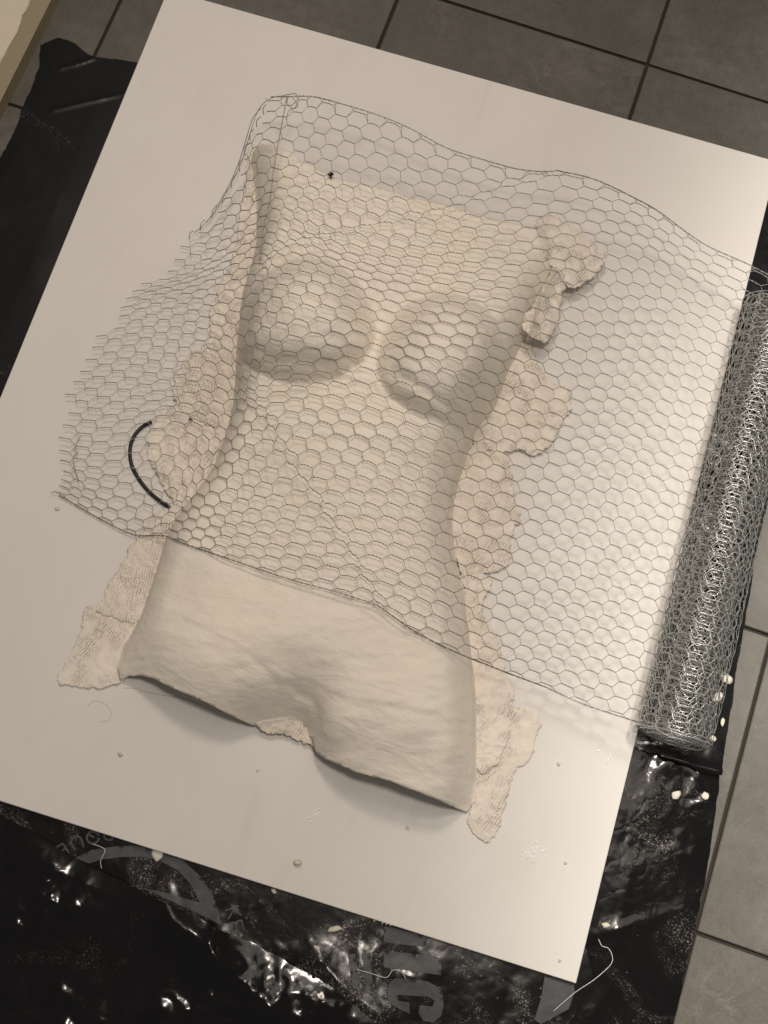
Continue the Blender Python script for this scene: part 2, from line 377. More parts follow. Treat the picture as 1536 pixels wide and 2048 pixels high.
GROOVE = [(ats([(484, 702), (512, 711), (538, 728), (567, 738), (626, 743), (669, 741), (704, 726)], .10)[:, :2], .0050),
          (ats([(784, 758), (809, 784), (841, 801), (872, 817), (919, 833), (955, 840)], .10)[:, :2], .0050),
          (ats([(600, 1392), (622, 1400), (636, 1425), (632, 1455), (622, 1480)], .04)[:, :2], .0030),
          (ats([(505, 1315), (540, 1350), (560, 1388), (545, 1425)], .07)[:, :2], .0012)]
def body(x, y, detail=True):
    x = np.asarray(x, float); y = np.asarray(y, float); sh = x.shape; x = x.ravel(); y = y.ravel(); out = np.empty(len(x))
    for i in range(0, len(x), 20000):
        X = x[i:i + 20000]; Y = y[i:i + 20000]
        z = Hs(np.stack([X, Y], 1)) - BZ
        dl, sl = segdist(X, Y, LB); dr, sr = segdist(X, Y, RB)
        tl = np.clip(dl * np.where(sl > 0, 1, -1) / .038, 0, 1); tr = np.clip(dr * np.where(sr < 0, 1, -1) / .043, 0, 1)
        foot = lambda t: np.minimum(1, (t / .22)) ** .7
        pl = (1 - (1 - tl) ** 2.2) ** .72 * foot(tl); pr = (1 - (1 - tr) ** 2.1) ** .75 * foot(tr)
        for b in BR: z = z + breast(X, Y, *b) 
        z = z * pl * pr
        if detail:
            m = np.clip(pl * pr * 1.5, 0, 1)
            r = X * .94 + Y * .34; q = -X * .34 + Y * .94
            z = z + m * (.0012 * fbm(r * .45, q, .022, 4, 3) + .0010 * fbm(r * .45, q * 1.3, .009, 3, 9) + .0009 * fbm(r * .9 + q * .4, q, .035, 2, 19))
            for P, h in GROOVE:
                d, _s = segdist(X, Y, P); z = z - h * np.exp(-(d / .0052) ** 2)
            for P, h, f in RW:
                d, s = segdist(X, Y, P); z = z + m * h * np.exp(-(d / f)) * np.where(s > 0, 1 - np.exp(-(d / .0012)), -.15)
        out[i:i + 20000] = BZ + .0015 + np.maximum(z, 0)
    return out.reshape(sh)
def onto(px, py, f=body, z=.07):                # the point of surface f seen at a pixel
    for _ in range(25):
        p = at(px, py, z); z = .5 * z + .5 * float(f(np.array([p[0]]), np.array([p[1]]))[0])
    return at(px, py, z)
bot = [(240, 1362), (256, 1353), (283, 1351), (310, 1358), (334, 1371), (366, 1386), (400, 1400), (430, 1414), (455, 1427), (480, 1439), (506, 1451), (533, 1453), (560, 1460), (590, 1468),
       (612, 1470), (624, 1476), (626, 1490), (632, 1504), (650, 1517), (678, 1530), (715, 1545), (756, 1556), (790, 1566), (819, 1578), (855, 1592), (889, 1605), (912, 1616), (934, 1626)]
top = [(1122, 482), (1090, 466), (1050, 452), (1000, 441), (950, 428), (900, 412), (850, 400), (810, 392), (765, 376), (710, 366), (660, 352), (628, 334), (600, 320), (575, 300), (545, 290), (525, 288), (506, 305)]
bw = [onto(*p)[:2] for p in bot]; tw = [onto(*p)[:2] for p in top]
# outline: left base downwards, bottom, right base upwards, top
Lp = [p[:2] for p in LB if p[1] < tw[-1][1] - .004 and p[1] > bw[0][1] + .004]
Rp = [p[:2] for p in RB if p[1] < tw[0][1] - .004 and p[1] > bw[-1][1] + .004][::-1]
outline = np.array(Lp + bw + Rp + tw)
V, T = cdt_sheet(outline, .0025, body, jag=.0006, seed=4)
base = (float(outline[:, 0].mean()), float(outline[:, 1].mean()), BZ)
cast = empty('plaster_body_cast', base)
tag(cast, 'cream plaster cast of a human torso lying on the white board under wire netting', 'plaster cast')
shell = part('torso_shell', V, T, MAT['plaster'], cast)
so = shell.modifiers.new('thickness', 'SOLIDIFY'); so.thickness = .0035; so.offset = -1

GA, GB_, GC = m_gauze(.30), m_gauze(-.12, holes=1.6), m_gauze(.22, 'plaster_gauze_smooth', .2)
STR = [  # outline px, lift, wrinkle height, material, label
    ([(528, 292), (508, 290), (494, 318), (486, 400), (468, 516), (432, 590), (416, 650), (424, 670), (402, 700), (400, 740), (440, 790), (478, 780), (488, 700), (494, 600), (520, 500), (522, 420), (512, 350)], .0012, .004, GC, 'wrinkled strip down the shoulder side with ragged outer edge'),
    ([(412, 690), (372, 715), (352, 745), (348, 790), (362, 830), (400, 845), (440, 860), (466, 850), (482, 790), (478, 700), (440, 680)], .0022, .0028, GB_, 'strip with open gauze weave showing'),
    ([(362, 800), (322, 832), (300, 852), (296, 900), (306, 935), (330, 978), (346, 1008), (380, 1030), (420, 975), (455, 890), (470, 830), (430, 800)], .0016, .005, GC, 'lumpy rounded strip beside the waist'),
    ([(350, 1000), (300, 1040), (275, 1079), (256, 1096), (252, 1118), (224, 1153), (214, 1182), (197, 1216), (189, 1224), (225, 1236), (252, 1244), (284, 1241), (322, 1150), (352, 1080), (372, 1030)], .0034, .003, GB_, 'upper hip strip with coarse speckled weave'),
    ([(174, 1207), (168, 1226), (155, 1280), (138, 1313), (122, 1342), (115, 1366), (150, 1375), (182, 1377), (215, 1374), (238, 1367), (262, 1350), (262, 1290), (296, 1238), (240, 1222)], .0016, .0022, GA, 'lower hip strip flaring out to a corner'),
    ([(1068, 456), (1100, 454), (1136, 468), (1171, 491), (1195, 508), (1214, 520), (1194, 546), (1183, 566), (1149, 589), (1124, 586), (1120, 566), (1096, 552), (1060, 520)], .003, .0028, GC, 'stiff square strip at the shoulder'),
    ([(1098, 556), (1126, 570), (1121, 600), (1114, 640), (1100, 686), (1084, 703), (1062, 698), (1040, 690), (1030, 668), (1058, 640), (1078, 600)], .005, .011, GC, 'crumpled strip below the armpit'),
    ([(1040, 680), (1066, 702), (1074, 730), (1100, 764), (1136, 779), (1146, 812), (1124, 846), (1114, 876), (1092, 900), (1070, 918), (1044, 896), (1010, 905), (950, 905), (940, 860), (985, 810), (1015, 735)], .0026, .005, GC, 'broad strip beside the ribs with ragged lobes'),
    ([(925, 900), (968, 890), (1010, 905), (1024, 940), (1026, 990), (1043, 1042), (1024, 1052), (1020, 1122), (1004, 1140), (985, 1146), (950, 1152), (918, 1150), (900, 1060), (905, 980)], .0016, .0038, GA, 'rectangular strip beside the waist'),
    ([(915, 1140), (984, 1150), (976, 1184), (958, 1216), (978, 1250), (998, 1280), (1006, 1325), (1020, 1362), (1034, 1386), (1020, 1404), (1024, 1440), (1010, 1500), (985, 1545), (950, 1550), (938, 1480), (945, 1380), (930, 1260), (918, 1190)], .0034, .0055, GC, 'long rippled strip along the hip'),
    ([(506, 1447), (540, 1434), (585, 1436), (612, 1450), (634, 1478), (634, 1502), (616, 1490), (596, 1478), (572, 1472), (548, 1466), (526, 1460)], .002, .0035, GC, 'small ragged tab at the notch between the thighs'),
    ([(1020, 1410), (1050, 1420), (1085, 1433), (1074, 1472), (1066, 1511), (1044, 1535), (1022, 1558), (1008, 1620), (986, 1686), (962, 1677), (936, 1659), (936, 1632), (948, 1600), (950, 1530), (990, 1500), (1004, 1450)], .0014, .0024, GA, 'lowest hip strip with fine gauze grid')]
RAMP = {10: ((570, 1440), (575, 1475), .014, .004), 5: ((1075, 500), (1200, 535), .030, .014), 6: ((1062, 640), (1118, 655), .034, .012)}
for i, (pl, lift, wr, mt, lb) in enumerate(STR):
    poly = ats(pl, BZ + .002)[:, :2]
    rp = RAMP.get(i)
    def zf(x, y, i=i, lift=lift, wr=wr, poly=poly, rp=rp):
        b = body(x, y, False); d, _ = segdist(x, y, poly, True)
        n = fbm(x, y, .028, 4, 40 + i); n2 = 1 - np.abs(fbm(x * .8 + y * .3, y, .016, 3, 70 + i)) * 2.2
        e = np.clip(d / .006, 0, 1); on = np.clip((b - BZ - .003) / .012, 0, 1)
        up = 0
        if rp:
            p0 = at(*rp[0])[:2]; p1 = at(*rp[1])[:2]; dv = p1 - p0; t = np.clip(((x - p0[0]) * dv[0] + (y - p0[1]) * dv[1]) / (dv @ dv), 0, 1); up = rp[2] + (rp[3] - rp[2]) * t ** .7
        return up + BZ + .0015 + lift * .5 * (1 + .6 * np.sin(i)) + (wr * .55 * np.clip(n + .45, 0, 2) * (.35 + .65 * e) + wr * .35 * np.clip(n2, 0, 1)) if i not in (5, 6) else np.maximum(b + .0008, up + BZ + .002 + wr * (.55 * np.clip(n + .45, 0, 2) + .35 * np.clip(n2, 0, 1)))
    V, T = cdt_sheet(smooth_closed(poly, 1), .0017, zf, jag=.0034, seed=20 + i)
    o = part('bandage_strip', V, T, mt, cast); o['label'] = lb
    so = o.modifiers.new('thickness', 'SOLIDIFY'); so.thickness = .0011; so.offset = -1

# ------------------------------------------------------------------ chicken wire
CW = [  # (n along the length, k across, px, py, z)
    (-14, 0, 118, 990, .018), (-13.2, 0, 155, 1012, .017), (-12.3, 0, 195, 1035, .017), (-11.5, 0, 235, 1056, .018), (-10.6, 0, 277, 1071, .020), (-9.6, 0, 332, 1072, .034), (-9, 0, 362, 1085, .055), (-8, 0, 409, 1101, .088),
    (-7, 0, 464, 1120, .102), (-6, 0, 533, 1144, .110), (-5, 0, 607, 1167, .116), (-4, 0, 683, 1187, .120), (-3, 0, 752, 1217, .119), (-2, 0, 825, 1260, .115), (-1, 0, 899, 1299, .10), (0, 0, 970, 1328, .085), (1, 0, 1031, 1352, .07), (2, 0, 1093, 1375, .062), (3, 0, 1160, 1406, .065), (4, 0, 1231, 1430, .075), (5, 0, 1297, 1452, .09), (6, 0, 1350, 1478, .096),
    (-11, 35, 584, 193, .105), (-10, 35, 631, 194, .105), (-9, 35, 691, 210, .10), (-8, 35, 756, 230, .098), (-7, 35, 825, 259, .094), (-6, 35, 891, 295, .09), (-5, 35, 963, 318, .09), (-4, 35, 1034, 337, .094), (-3, 35, 1112, 341, .098), (-2, 35, 1190, 359, .096), (-1, 35, 1257, 390, .09), (0, 35, 1316, 422, .08), (1, 35, 1364, 458, .074), (2, 35, 1417, 493, .074), (3, 35, 1489, 525, .08), (4, 35, 1560, 562, .092), (5, 35, 1625, 600, .10), (6, 35, 1680, 640, .095),
    (-11.6, 35, 541, 194, .10), (-12.0, 34, 521, 220, .088), (-11.6, 31, 508, 290, .075), (-12.5, 30, 478, 330, .05), (-13.1, 26, 408, 450, .030), (-12.2, 26, 452, 438, .040), (-11.3, 27, 500, 415, .07), (-13.6, 24, 367, 487, .022), (-12.6, 24, 420, 492, .028), (-13.8, 22, 332, 538, .022), (-12.6, 21.7, 392, 540, .028),
    (-11.0, 31, 530, 285, .085), (-10.7, 31, 556, 300, .095), (-10.3, 27, 542, 400, .098), (-10.1, 23, 530, 490, .10), (-9.8, 18, 488, 605, .098), (-10.6, 18, 445, 598, .05), (-10.6, 13, 415, 715, .036), (-9.7, 13, 468, 742, .07), (-9.5, 9, 448, 850, .062), (-9.2, 5, 400, 965, .052), (-11.0, 22, 480, 512, .06),
    (-14.3, 18.5, 246, 596, .024), (-13.6, 18, 288, 594, .025), (-12.6, 18, 340, 592, .027), (-11.6, 18, 393, 592, .030), (-14.7, 12.3, 166, 730, .024), (-13.7, 12, 228, 734, .022), (-12.7, 12, 290, 738, .024), (-11.7, 12, 350, 744, .028), (-13.4, 6.6, 173, 873, .024), (-12.3, 6.6, 256, 869, .024), (-11.3, 6.6, 327, 858, .028), (-10.3, 7, 398, 872, .036),
    (-14.3, 6.9, 112, 856, .024), (-13.3, 3.4, 166, 950, .022), (-12.3, 3.3, 232, 964, .022), (-11.3, 3.3, 298, 974, .024), (-10.4, 3.5, 348, 988, .034), (-14.1, 3.2, 128, 945, .028),
    (0, 4, 1006, 1220, .075), (0, 8, 1048, 1109, .07), (0, 14, 1108, 938, .068), (0, 17, 1137, 859, .066), (0, 21, 1174, 757, .066), (0, 27, 1232, 601, .07), (0, 31, 1272, 497, .074),
    (2, 8, 1172, 1160, .058), (2, 17, 1258, 905, .052), (2, 27, 1345, 652, .058), (4, 8, 1298, 1205, .066), (4, 18, 1398, 945, .066), (4, 27, 1468, 720, .075), (5, 8, 1358, 1228, .085), (5, 18, 1456, 966, .088), (5, 27, 1528, 745, .092), (6, 8, 1410, 1250, .096), (6, 18, 1505, 990, .098), (6, 27, 1580, 770, .097),
    (-2, 9, 916, 1022, .108), (-2, 18, 1012, 778, .100), (-2, 27, 1102, 548, .088), (-4, 9, 768, 962, .118), (-4, 18, 864, 723, .158), (-5, 18, 790, 697, .125), (-4, 27, 944, 528, .108), (-6, 9, 624, 908, .112), (-6, 18, 716, 671, .122), (-6, 27, 792, 500, .106),
    (-8, 9, 508, 868, .10), (-8, 18, 572, 622, .172), (-7, 18, 644, 646, .166), (-3, 18, 938, 750, .150), (-8, 27, 655, 455, .100), (-8, 5, 460, 985, .096), (-7, 13, 598, 778, .112), (-9, 22, 560, 520, .122), (-8, 14, 528, 752, .118), (-3.5, 13.5, 868, 858, .118), (-8, 22, 618, 530, .138), (-3.5, 22, 940, 640, .138)]
CW = np.array(CW)
Q = ats(CW[:, 2:5]); TS = TPS(CW[:, :2] * np.array([2.1, 1.0]), Q, 2e-3, sx=.1)
CRE = [ats([(470, 770), (525, 815), (560, 880), (600, 950), (640, 1010), (690, 1085), (730, 1160), (775, 1225), (810, 1255)], .11),
       ats([(1115, 345), (1060, 362), (1000, 372), (930, 400), (850, 428), (770, 445), (690, 462), (610, 490), (540, 530)], .10)]
def sheet(n, k):
    n = np.asarray(n, float); k = np.asarray(k, float)
    P = TS(np.stack([n * 2.1, k], 1))
    for C in CRE:                                       # two creases where the cells crowd together
        Cf = resample(C, .006, False); d = np.hypot(P[:, 0:1] - Cf[None, :, 0], P[:, 1:2] - Cf[None, :, 1]); j = d.argmin(1); dm = d.min(1)
        wgt = .62 * np.exp(-(dm / .013) ** 2); P[:, :2] += (Cf[j] - P[:, :2]) * wgt[:, None]; P[:, 2] += .004 * np.exp(-(dm / .010) ** 2)
    return P
def lift(P):                            # the net rests on the cast: raise what would sink into it
    out = np.array(P)
    for _ in range(3):
        b = body(out[:, 0], out[:, 1], False); m = inside(out[:, 0], out[:, 1], outline)
        zmin = np.where(m, b + .0035, BZ + .002); bx = inside(out[:, 0], out[:, 1], BC)
        z = np.where(bx, np.maximum(out[:, 2], zmin), out[:, 2]); k = (z - CAM[2]) / (out[:, 2] - CAM[2])
        out[:, :2] = CAM[:2] + (out[:, :2] - CAM[:2]) * k[:, None]; out[:, 2] = z
    return out
def cutn(k): return np.interp(k, [0, 2, 4.5, 7, 12, 18, 24, 27, 31, 34, 35], [-14, -14, -14.2, -14.3, -14.75, -14.3, -13.6, -12.75, -12.1, -11.7, -11.5])
KR = 35; rng = np.random.default_rng(5)
def lattice(c0, c1, kmax, cut=None, jit=.035):
    """twists and single strands of the hexagonal netting in (n, k)"""
    tw_ = []; st = []; pt = {}
    def J(key):
        if key not in pt: pt[key] = rng.normal(0, 1, 2) * np.array([jit * .5, jit])
        return pt[key]
    for c in range(c0, c1 + 1):
        off = .5 * (c % 2)
        for j in range(0, kmax + 1):
            k = j + off + .25
            if k > kmax - .2: continue
            n = c * .5; j0 = J((c, j))
            if cut is not None and n < cut(k): continue
            tw_.append(((n - .165 + j0[0], k + j0[1]), (n + .165 + j0[0], k + j0[1]), c, j))
    S_ = {(t[2], t[3]): t for t in tw_}
    for (c, j), t in S_.items():
        for dj in ((0, -1) if c % 2 == 0 else (0, 1)):
            q = S_.get((c + 1, j + dj))
            if q: st.append((t[1], q[0], dj))
        for up in (0, 1):                                # loops that hold the edge wires
            k = t[0][1]
            if (up and k > kmax - .8) or (not up and k < .6):
                if c % 2 == (0 if not up else (kmax + 0) % 2) or True:
                    e = kmax if up else 0.
                    if abs(k - e) > .55 or True:
                        st.append((t[1], (t[1][0] + .16, e), 2)); st.append(((t[0][0] - .16, e), t[0], 3))
    return tw_, st
def wires(tw_, st, f, r, helix=True, edgef=None):
    A = []; B = []; R = []
    # single strands bend smoothly out of the twists
    a = np.array([s[0] for s in st]); b = np.array([s[1] for s in st]); dd = b - a
    ts = [0, .3, .7, 1.]
    pts = []
    for t in ts:
        p = a + dd * t; p[:, 1] = p[:, 1] - dd[:, 1] * (.05 * math.sin(2 * math.pi * t)); pts.append(f(p[:, 0], p[:, 1]))
    for i in range(3): A.append(pts[i]); B.append(pts[i + 1]); R.append(np.full(len(a), r))
    a = np.array([s[0] for s in tw_]); b = np.array([s[1] for s in tw_])
    wob = rng.normal(0, .02, len(a))
    if not helix:
        m = (a + b) / 2; m[:, 1] += .03
        P0, Pm, P1 = f(a[:, 0], a[:, 1]), f(m[:, 0], m[:, 1]), f(b[:, 0], b[:, 1])
        A += [P0, Pm]; B += [Pm, P1]; R += [np.full(len(a), r * 1.45)] * 2
    else:
        N = 10; C = []
        for t in np.linspace(0, 1, N + 1):
            p = a + (b - a) * t; p[:, 1] += (.025 + wob) * math.sin(math.pi * t); C.append(f(p[:, 0], p[:, 1]))
        C = np.array(C); D = C[-1] - C[0]; D /= np.linalg.norm(D, axis=1, keepdims=True) + 1e-12
        u = np.cross(D, np.array([0, 0, 1.])); u /= np.linalg.norm(u, axis=1, keepdims=True) + 1e-9; v = np.cross(D, u)
        ph = rng.uniform(0, 6.28, len(a))
        for s in (0, math.pi):
            H = [C[i] + r * .95 * (u * np.cos(ph + s + i * 1.15)[:, None] + v * np.sin(ph + s + i * 1.15)[:, None]) for i in range(N + 1)]
            for i in range(N): A.append(H[i]); B.append(H[i + 1]); R.append(np.full(len(a), r * .95))
    return prisms(np.vstack(A), np.vstack(B), np.concatenate(R))
WR = .00038
cw = empty('chicken_wire', tuple(at(1345, 1475, 0)))
tag(cw, 'hexagonal galvanised wire netting draped over the cast and still joined to its roll', 'chicken wire')
tw_, st = lattice(-30, 12, KR, cutn)
V, F = wires(tw_, st, lambda n, k: lift(sheet(n, k)), WR)
o = part('loose_netting', V, F, MAT['wire'], cw); o['kind'] = 'stuff'; o['label'] = 'loose end of the netting draped over the torso'
for k in (0, KR):
    n = np.arange(-14 if k == 0 else -11.6, 6.01, .03); P = lift(sheet(n, np.full(len(n), float(k))))
    a = np.arange(len(n)) * .55 * (np.sin(n * 6.3) > -.6); e1 = np.stack([0 * a, np.cos(a), np.sin(a)], 1) * .0004
    v1, f1 = tube(P + e1, .00042, 4); v2, f2 = tube(P - e1, .00042, 4); V, F = join([(v1, f1), (v2, f2)])
    o = part('selvedge_wire', V, F, MAT['wire'], cw)
# bent cut ends along the left side, and the curled end of the edge wire
SP = []
for k in np.arange(24.5, 34.5, 1.0):
    p = sheet([cutn(k) + .02], [k])[0]; q = sheet([cutn(k) + .02], [k + .9])[0]
    SP.append(tube(spline([p, (p + q) / 2 + [-.0025, 0, .001], q], 5), .0005, 4))
SP.append(tube(spline(ats([(522, 216, .086), (506, 236, .082), (494, 272, .072), (480, 318, .052), (462, 362, .040), (440, 402, .034), (424, 430, .031), (404, 453, .028), (388, 466, .024)]), 60), .0005, 4))
SP.append(tube(spline(ats([(572, 190, .1), (548, 194, .1), (528, 206, .096), (513, 228, .088), (500, 268, .078), (487, 312, .058), (470, 352, .044), (446, 396, .038), (430, 424, .034), (412, 446, .030)]), 60), .0005, 4))
SP.append(tube(spline(ats([(572, 190, .1), (592, 188, .106), (596, 204, .104), (586, 218, .1), (574, 206, .104), (580, 192, .108), (596, 212, .103), (578, 222, .1), (572, 240, .1)]), 40), .00045, 5))
SP.append(tube(spline(ats([(574, 192, .098), (566, 236, .096), (556, 290, .094), (547, 345, .092), (541, 395, .09), (528, 452, .088), (520, 520, .085)]), 60), .0006, 5))
SP.append(tube(spline(ats([(161, 872, .022), (154, 884, .024), (150, 898, .024), (156, 906, .024), (147, 912, .024), (148, 930, .022), (157, 960, .022)]), 30), .00045, 5))
for V, F in SP: part('bent_wire_end', V, F, MAT['wire'], cw)
# the roll: one long strip of netting wound up
RA, RBt = at(1345, 1475, .046), at(1553, 618, .046); ax = RBt - RA; RL = np.linalg.norm(ax); ax = ax / RL
up_ = np.array([0, 0, 1.]); ux = np.cross(ax, up_); ux /= np.linalg.norm(ux); uz = np.cross(ux, ax)
PR = .0350; TURN = 8; R0 = .0425; R1 = .011
def rollp(n, k):
    s = np.asarray(n, float) * PR; k = np.asarray(k, float); c = (R0 - R1) / (2 * math.pi * TURN)
    th = (R0 - np.sqrt(np.maximum(R0 * R0 - 2 * c * s, 1e-6))) / c
    r = R0 - c * th; u = k / 31. * RL
    r = r * (1 + .02 * np.sin(th * 2 + u * 5) + .03 * fbm(np.cos(th) * .04 + th * .004, u + np.sin(th) * .04, .05, 2, 77)) + .0005 * fbm(th * .05, u, .02, 2, 12)
    u = u + .004 * fbm(th * .06, u * 0 + .3, .3, 2, 15) + .0015 * np.sin(th * .7)
    a = -th + 1.9
    return RA + ax * u[:, None] + ux * (r * np.cos(a))[:, None] + uz * (r * np.sin(a) * .96)[:, None]
total = (R0 * R0 - R1 * R1) / 2 / ((R0 - R1) / (2 * math.pi * TURN)) / PR
tw_, st = lattice(1, int(total * 2) - 1, 31, None, .03)
V, F = wires(tw_, st, rollp, .00052, helix=False)
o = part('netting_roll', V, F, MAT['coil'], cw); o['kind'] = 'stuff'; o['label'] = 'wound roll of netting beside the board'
for k in (0, 31):
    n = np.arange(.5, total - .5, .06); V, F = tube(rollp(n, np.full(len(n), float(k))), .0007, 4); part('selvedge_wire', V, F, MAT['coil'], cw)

# ------------------------------------------------------------------ black bags
def facets(x, y, sc, seed):             # crumpled film: flat facets between sharp creases
    u = x / sc + y / sc * .577; v = y / sc * 1.1547; iu = np.floor(u); iv = np.floor(v); fu = u - iu; fv = v - iv
    a = hsh(iu, iv, seed); b = hsh(iu + 1, iv, seed); c = hsh(iu, iv + 1, seed); d = hsh(iu + 1, iv + 1, seed)
    return np.where(fu + fv < 1, a * (1 - fu - fv) + b * fu + c * fv, d * (fu + fv - 1) + c * (1 - fu) + b * (1 - fv)) * 2 - 1
def crumple(x, y, seed, sc=.07, amp=.010):
    h = 0; a = amp; q = sc
    for i in range(5):
        ang = seed * .7 + i * 1.9; X = x * math.cos(ang) - y * math.sin(ang); Y = x * math.sin(ang) + y * math.cos(ang)
        wx = X + q * .55 * fbm(X, Y, q * 1.3, 2, seed + 1 + i); wy = Y * .62 + q * .55 * fbm(X, Y, q * 1.3, 2, seed + 2 + i)
        h = h + a * facets(wx, wy, q, seed + 10 * i); a *= .48; q *= .46
    return h * np.clip(.42 + 1.5 * fbm(x, y, .11, 2, seed + 60), .10, 1)
def outb(x, y, w=.03):
    d, _ = segdist(x, y, BC, True); return np.where(inside(x, y, BC), 0, np.clip(d / w, 0, 1))
def bag(name, poly, z0, amp, sc, seed, mat, label, res=.0028, extra=None):
    P = ats(poly, z0)[:, :2]
    def zf(x, y):
        m = outb(x, y); e, _ = segdist(x, y, P, True); h = crumple(x, y, seed, sc, amp)
        z = z0 + m * np.maximum(h + amp * .45, 0) * np.clip(.18 + e / .02, 0, 1)
        if extra: z = z + m * extra(x, y)
        return z
    V, T = cdt_sheet(P, res, zf, jag=.0015, seed=seed, loc_step=.005)
    c = P.mean(0); b = mesh_obj(name, V, T, mat, None, loc=(c[0], c[1], 0)); tag(b, label, 'plastic bag', 'black plastic bags spread on the floor'); return b, zf
def ridge(pts, h, w, z=.004):
    C = ats(pts, z)[:, :2]
    return lambda x, y: h * np.exp(-(segdist(x, y, C)[0] / w) ** 1.3)
def both(*f): return lambda x, y: sum(g(x, y) for g in f)
bag('black_bag', [(80, 88), (98, 82), (118, 75), (135, 80), (152, 89), (172, 104), (188, 114), (230, 118), (290, 127), (330, 300), (150, 900), (60, 1560), (-10, 1640), (-120, 1700), (-330, 1500), (-330, 1000), (-150, 620), (-20, 345), (15, 290), (36, 245), (46, 215), (62, 180), (70, 152), (76, 140)],
    .0022, .0012, .22, 3, m_bag(.02, 1.3, .26, .12), 'smooth flat black plastic sheet on the tiles left of the white board', extra=both(ridge([(120, 135), (150, 128), (185, 116)], .0012, .002), ridge([(105, 220), (175, 203), (255, 185)], .0013, .002)))
bC, zC = bag('black_bag', [(-140, 1400), (300, 1560), (700, 1700), (1190, 1800), (1240, 1850), (1290, 1990), (1260, 2180), (700, 2180), (300, 2180), (-140, 1900)],
    .0026, .0026, .055, 21, m_bag(.55, 4.1, .20, .7), 'printed black plastic bag with white dust below the bottom edge of the board', extra=ridge([(640, 1920), (700, 1985), (760, 2030)], .006, .012))
bag('black_bag', [(-200, 1560), (0, 1632), (60, 1658), (100, 1684), (135, 1710), (156, 1720), (180, 1732), (250, 1764), (300, 1790), (360, 1818), (400, 1834), (446, 1860), (500, 1884), (560, 1915), (640, 1960), (700, 1998), (770, 2060), (850, 2190), (400, 2190), (-200, 2100)],
    .0058, .0070, .085, 45, m_bag(.06, 7.7, .15, .8), 'dark crumpled black bag in the bottom left corner overlapping the printed one', extra=both(ridge([(330, 1800), (352, 1838), (420, 1890), (470, 1945), (540, 2010)], .010, .022), ridge([(440, 1840), (425, 1880), (440, 1920)], .006, .008)))
bag('black_bag', [(1120, 1480), (1300, 1470), (1442, 1500), (1440, 1556), (1430, 1635), (1408, 1770), (1388, 1868), (1366, 1960), (1346, 2050), (1330, 2190), (1180, 2190), (1130, 2060), (1190, 1960), (1160, 1860), (1100, 1700)],
    .0034, .0052, .055, 63, m_bag(.26, 11.2, .12, 1.0), 'crinkled shiny black bag along the lower right edge of the board', extra=both(ridge([(1170, 1872), (1230, 1860), (1300, 1838), (1390, 1812)], .0012, .010)))
bag('black_bag', [(1300, 300), (1560, 330), (1640, 380), (1680, 620), (1620, 800), (1560, 930), (1520, 1060), (1500, 1180), (1475, 1330), (1457, 1450), (1441, 1552), (1400, 1545), (1340, 1520), (1270, 1494), (1200, 1480), (1150, 900)],
    .0060, .0034, .06, 84, m_bag(.18, 14.9, .20, .6), 'black plastic bag lying under the roll of wire netting', extra=both(ridge([(1255, 1493), (1340, 1518), (1400, 1536), (1436, 1545)], .008, .007)))
# print on the bag: every mark follows the film
def marks(polys, name, label=None, zl=.0013):
    Vs = []
    for pl in polys:
        P = ats(pl, .005)[:, :2]; Vs.append(cdt_sheet(P, .0035, lambda x, y: zC(x, y) + zl))
    V, F = join(Vs); o = part(name, V, F, MAT['prnt'], bC)
    if label: o['label'] = label
def stroke(pts, wd, n=0):
    P = np.array(pts, float)
    if n: P = spline(P, n)
    T = np.gradient(P, axis=0); T /= np.linalg.norm(T, axis=1, keepdims=True) + 1e-9; N = np.stack([-T[:, 1], T[:, 0]], 1) * wd / 2
    return np.vstack([P + N, (P - N)[::-1]]).tolist()
def k1(x, y): return (80 + x / 5.12, 1640 + y / 5.12)
def k2(x, y): return (380 + x / 6.4, 1740 + y / 6.4)
arc = [(150, 1716), (185, 1699), (230, 1693), (270, 1692), (320, 1700), (365, 1720), (400, 1752), (425, 1790), (440, 1830), (445, 1852), (415, 1836), (360, 1810), (300, 1782), (262, 1772), (330, 1785), (400, 1806), (384, 1772), (355, 1740), (320, 1722), (285, 1714), (240, 1714), (200, 1720), (178, 1727)]
marks([arc], 'printed_arrow', 'curved grey recycling arrow')
marks([stroke([k1(160, 285), k1(235, 240)], 4), stroke([k1(232, 240), k1(298, 340)], 4), stroke([k1(198, 262), k1(150 + 60, 300)], 0.1) if False else stroke([k1(212, 322), k1(268, 290)], 4)], 'printed_letter', 'upside down grey letter E')
marks([stroke([k1(360, 308), k1(330, 262), k1(318, 220), k1(335, 185), k1(375, 168), k1(410, 180), k1(430, 220), k1(446, 280)], 4, 18)], 'printed_letter', 'upside down grey letter U')
ring = [k1(540 + 62 * math.cos(a), 180 + 62 * math.sin(a)) for a in np.linspace(0, 6.0, 30)]
marks([stroke(ring, 4), stroke([k1(500, 152), k1(556, 178)], 4)], 'printed_letter', 'upside down grey letter Q')
marks([stroke([k1(735, 160), k1(738, 200), k1(700, 203), k1(665, 190), k1(655, 160), k1(672, 140)], 4, 14)], 'printed_letter', 'upside down grey letter partly under the board')
marks([stroke([k2(450, 522), k2(622, 458)], 3.4), stroke([k2(540, 488), k2(655, 580)], 3.4), stroke([k2(560, 520), k2(487, 630)], 3.4)], 'printed_letter', 'grey letter K')
marks([stroke([k2(500, 690), k2(665, 645)], 3.4), stroke([k2(660, 645), k2(688, 765)], 3.4), stroke([k2(585, 670), k2(612, 775)], 3.4), stroke([k2(500, 690), k2(528, 775)], 3.4)], 'printed_letter', 'grey letter E')
def k3(x, y): return (640 + x / 5.12, 1800 + y / 5.12)
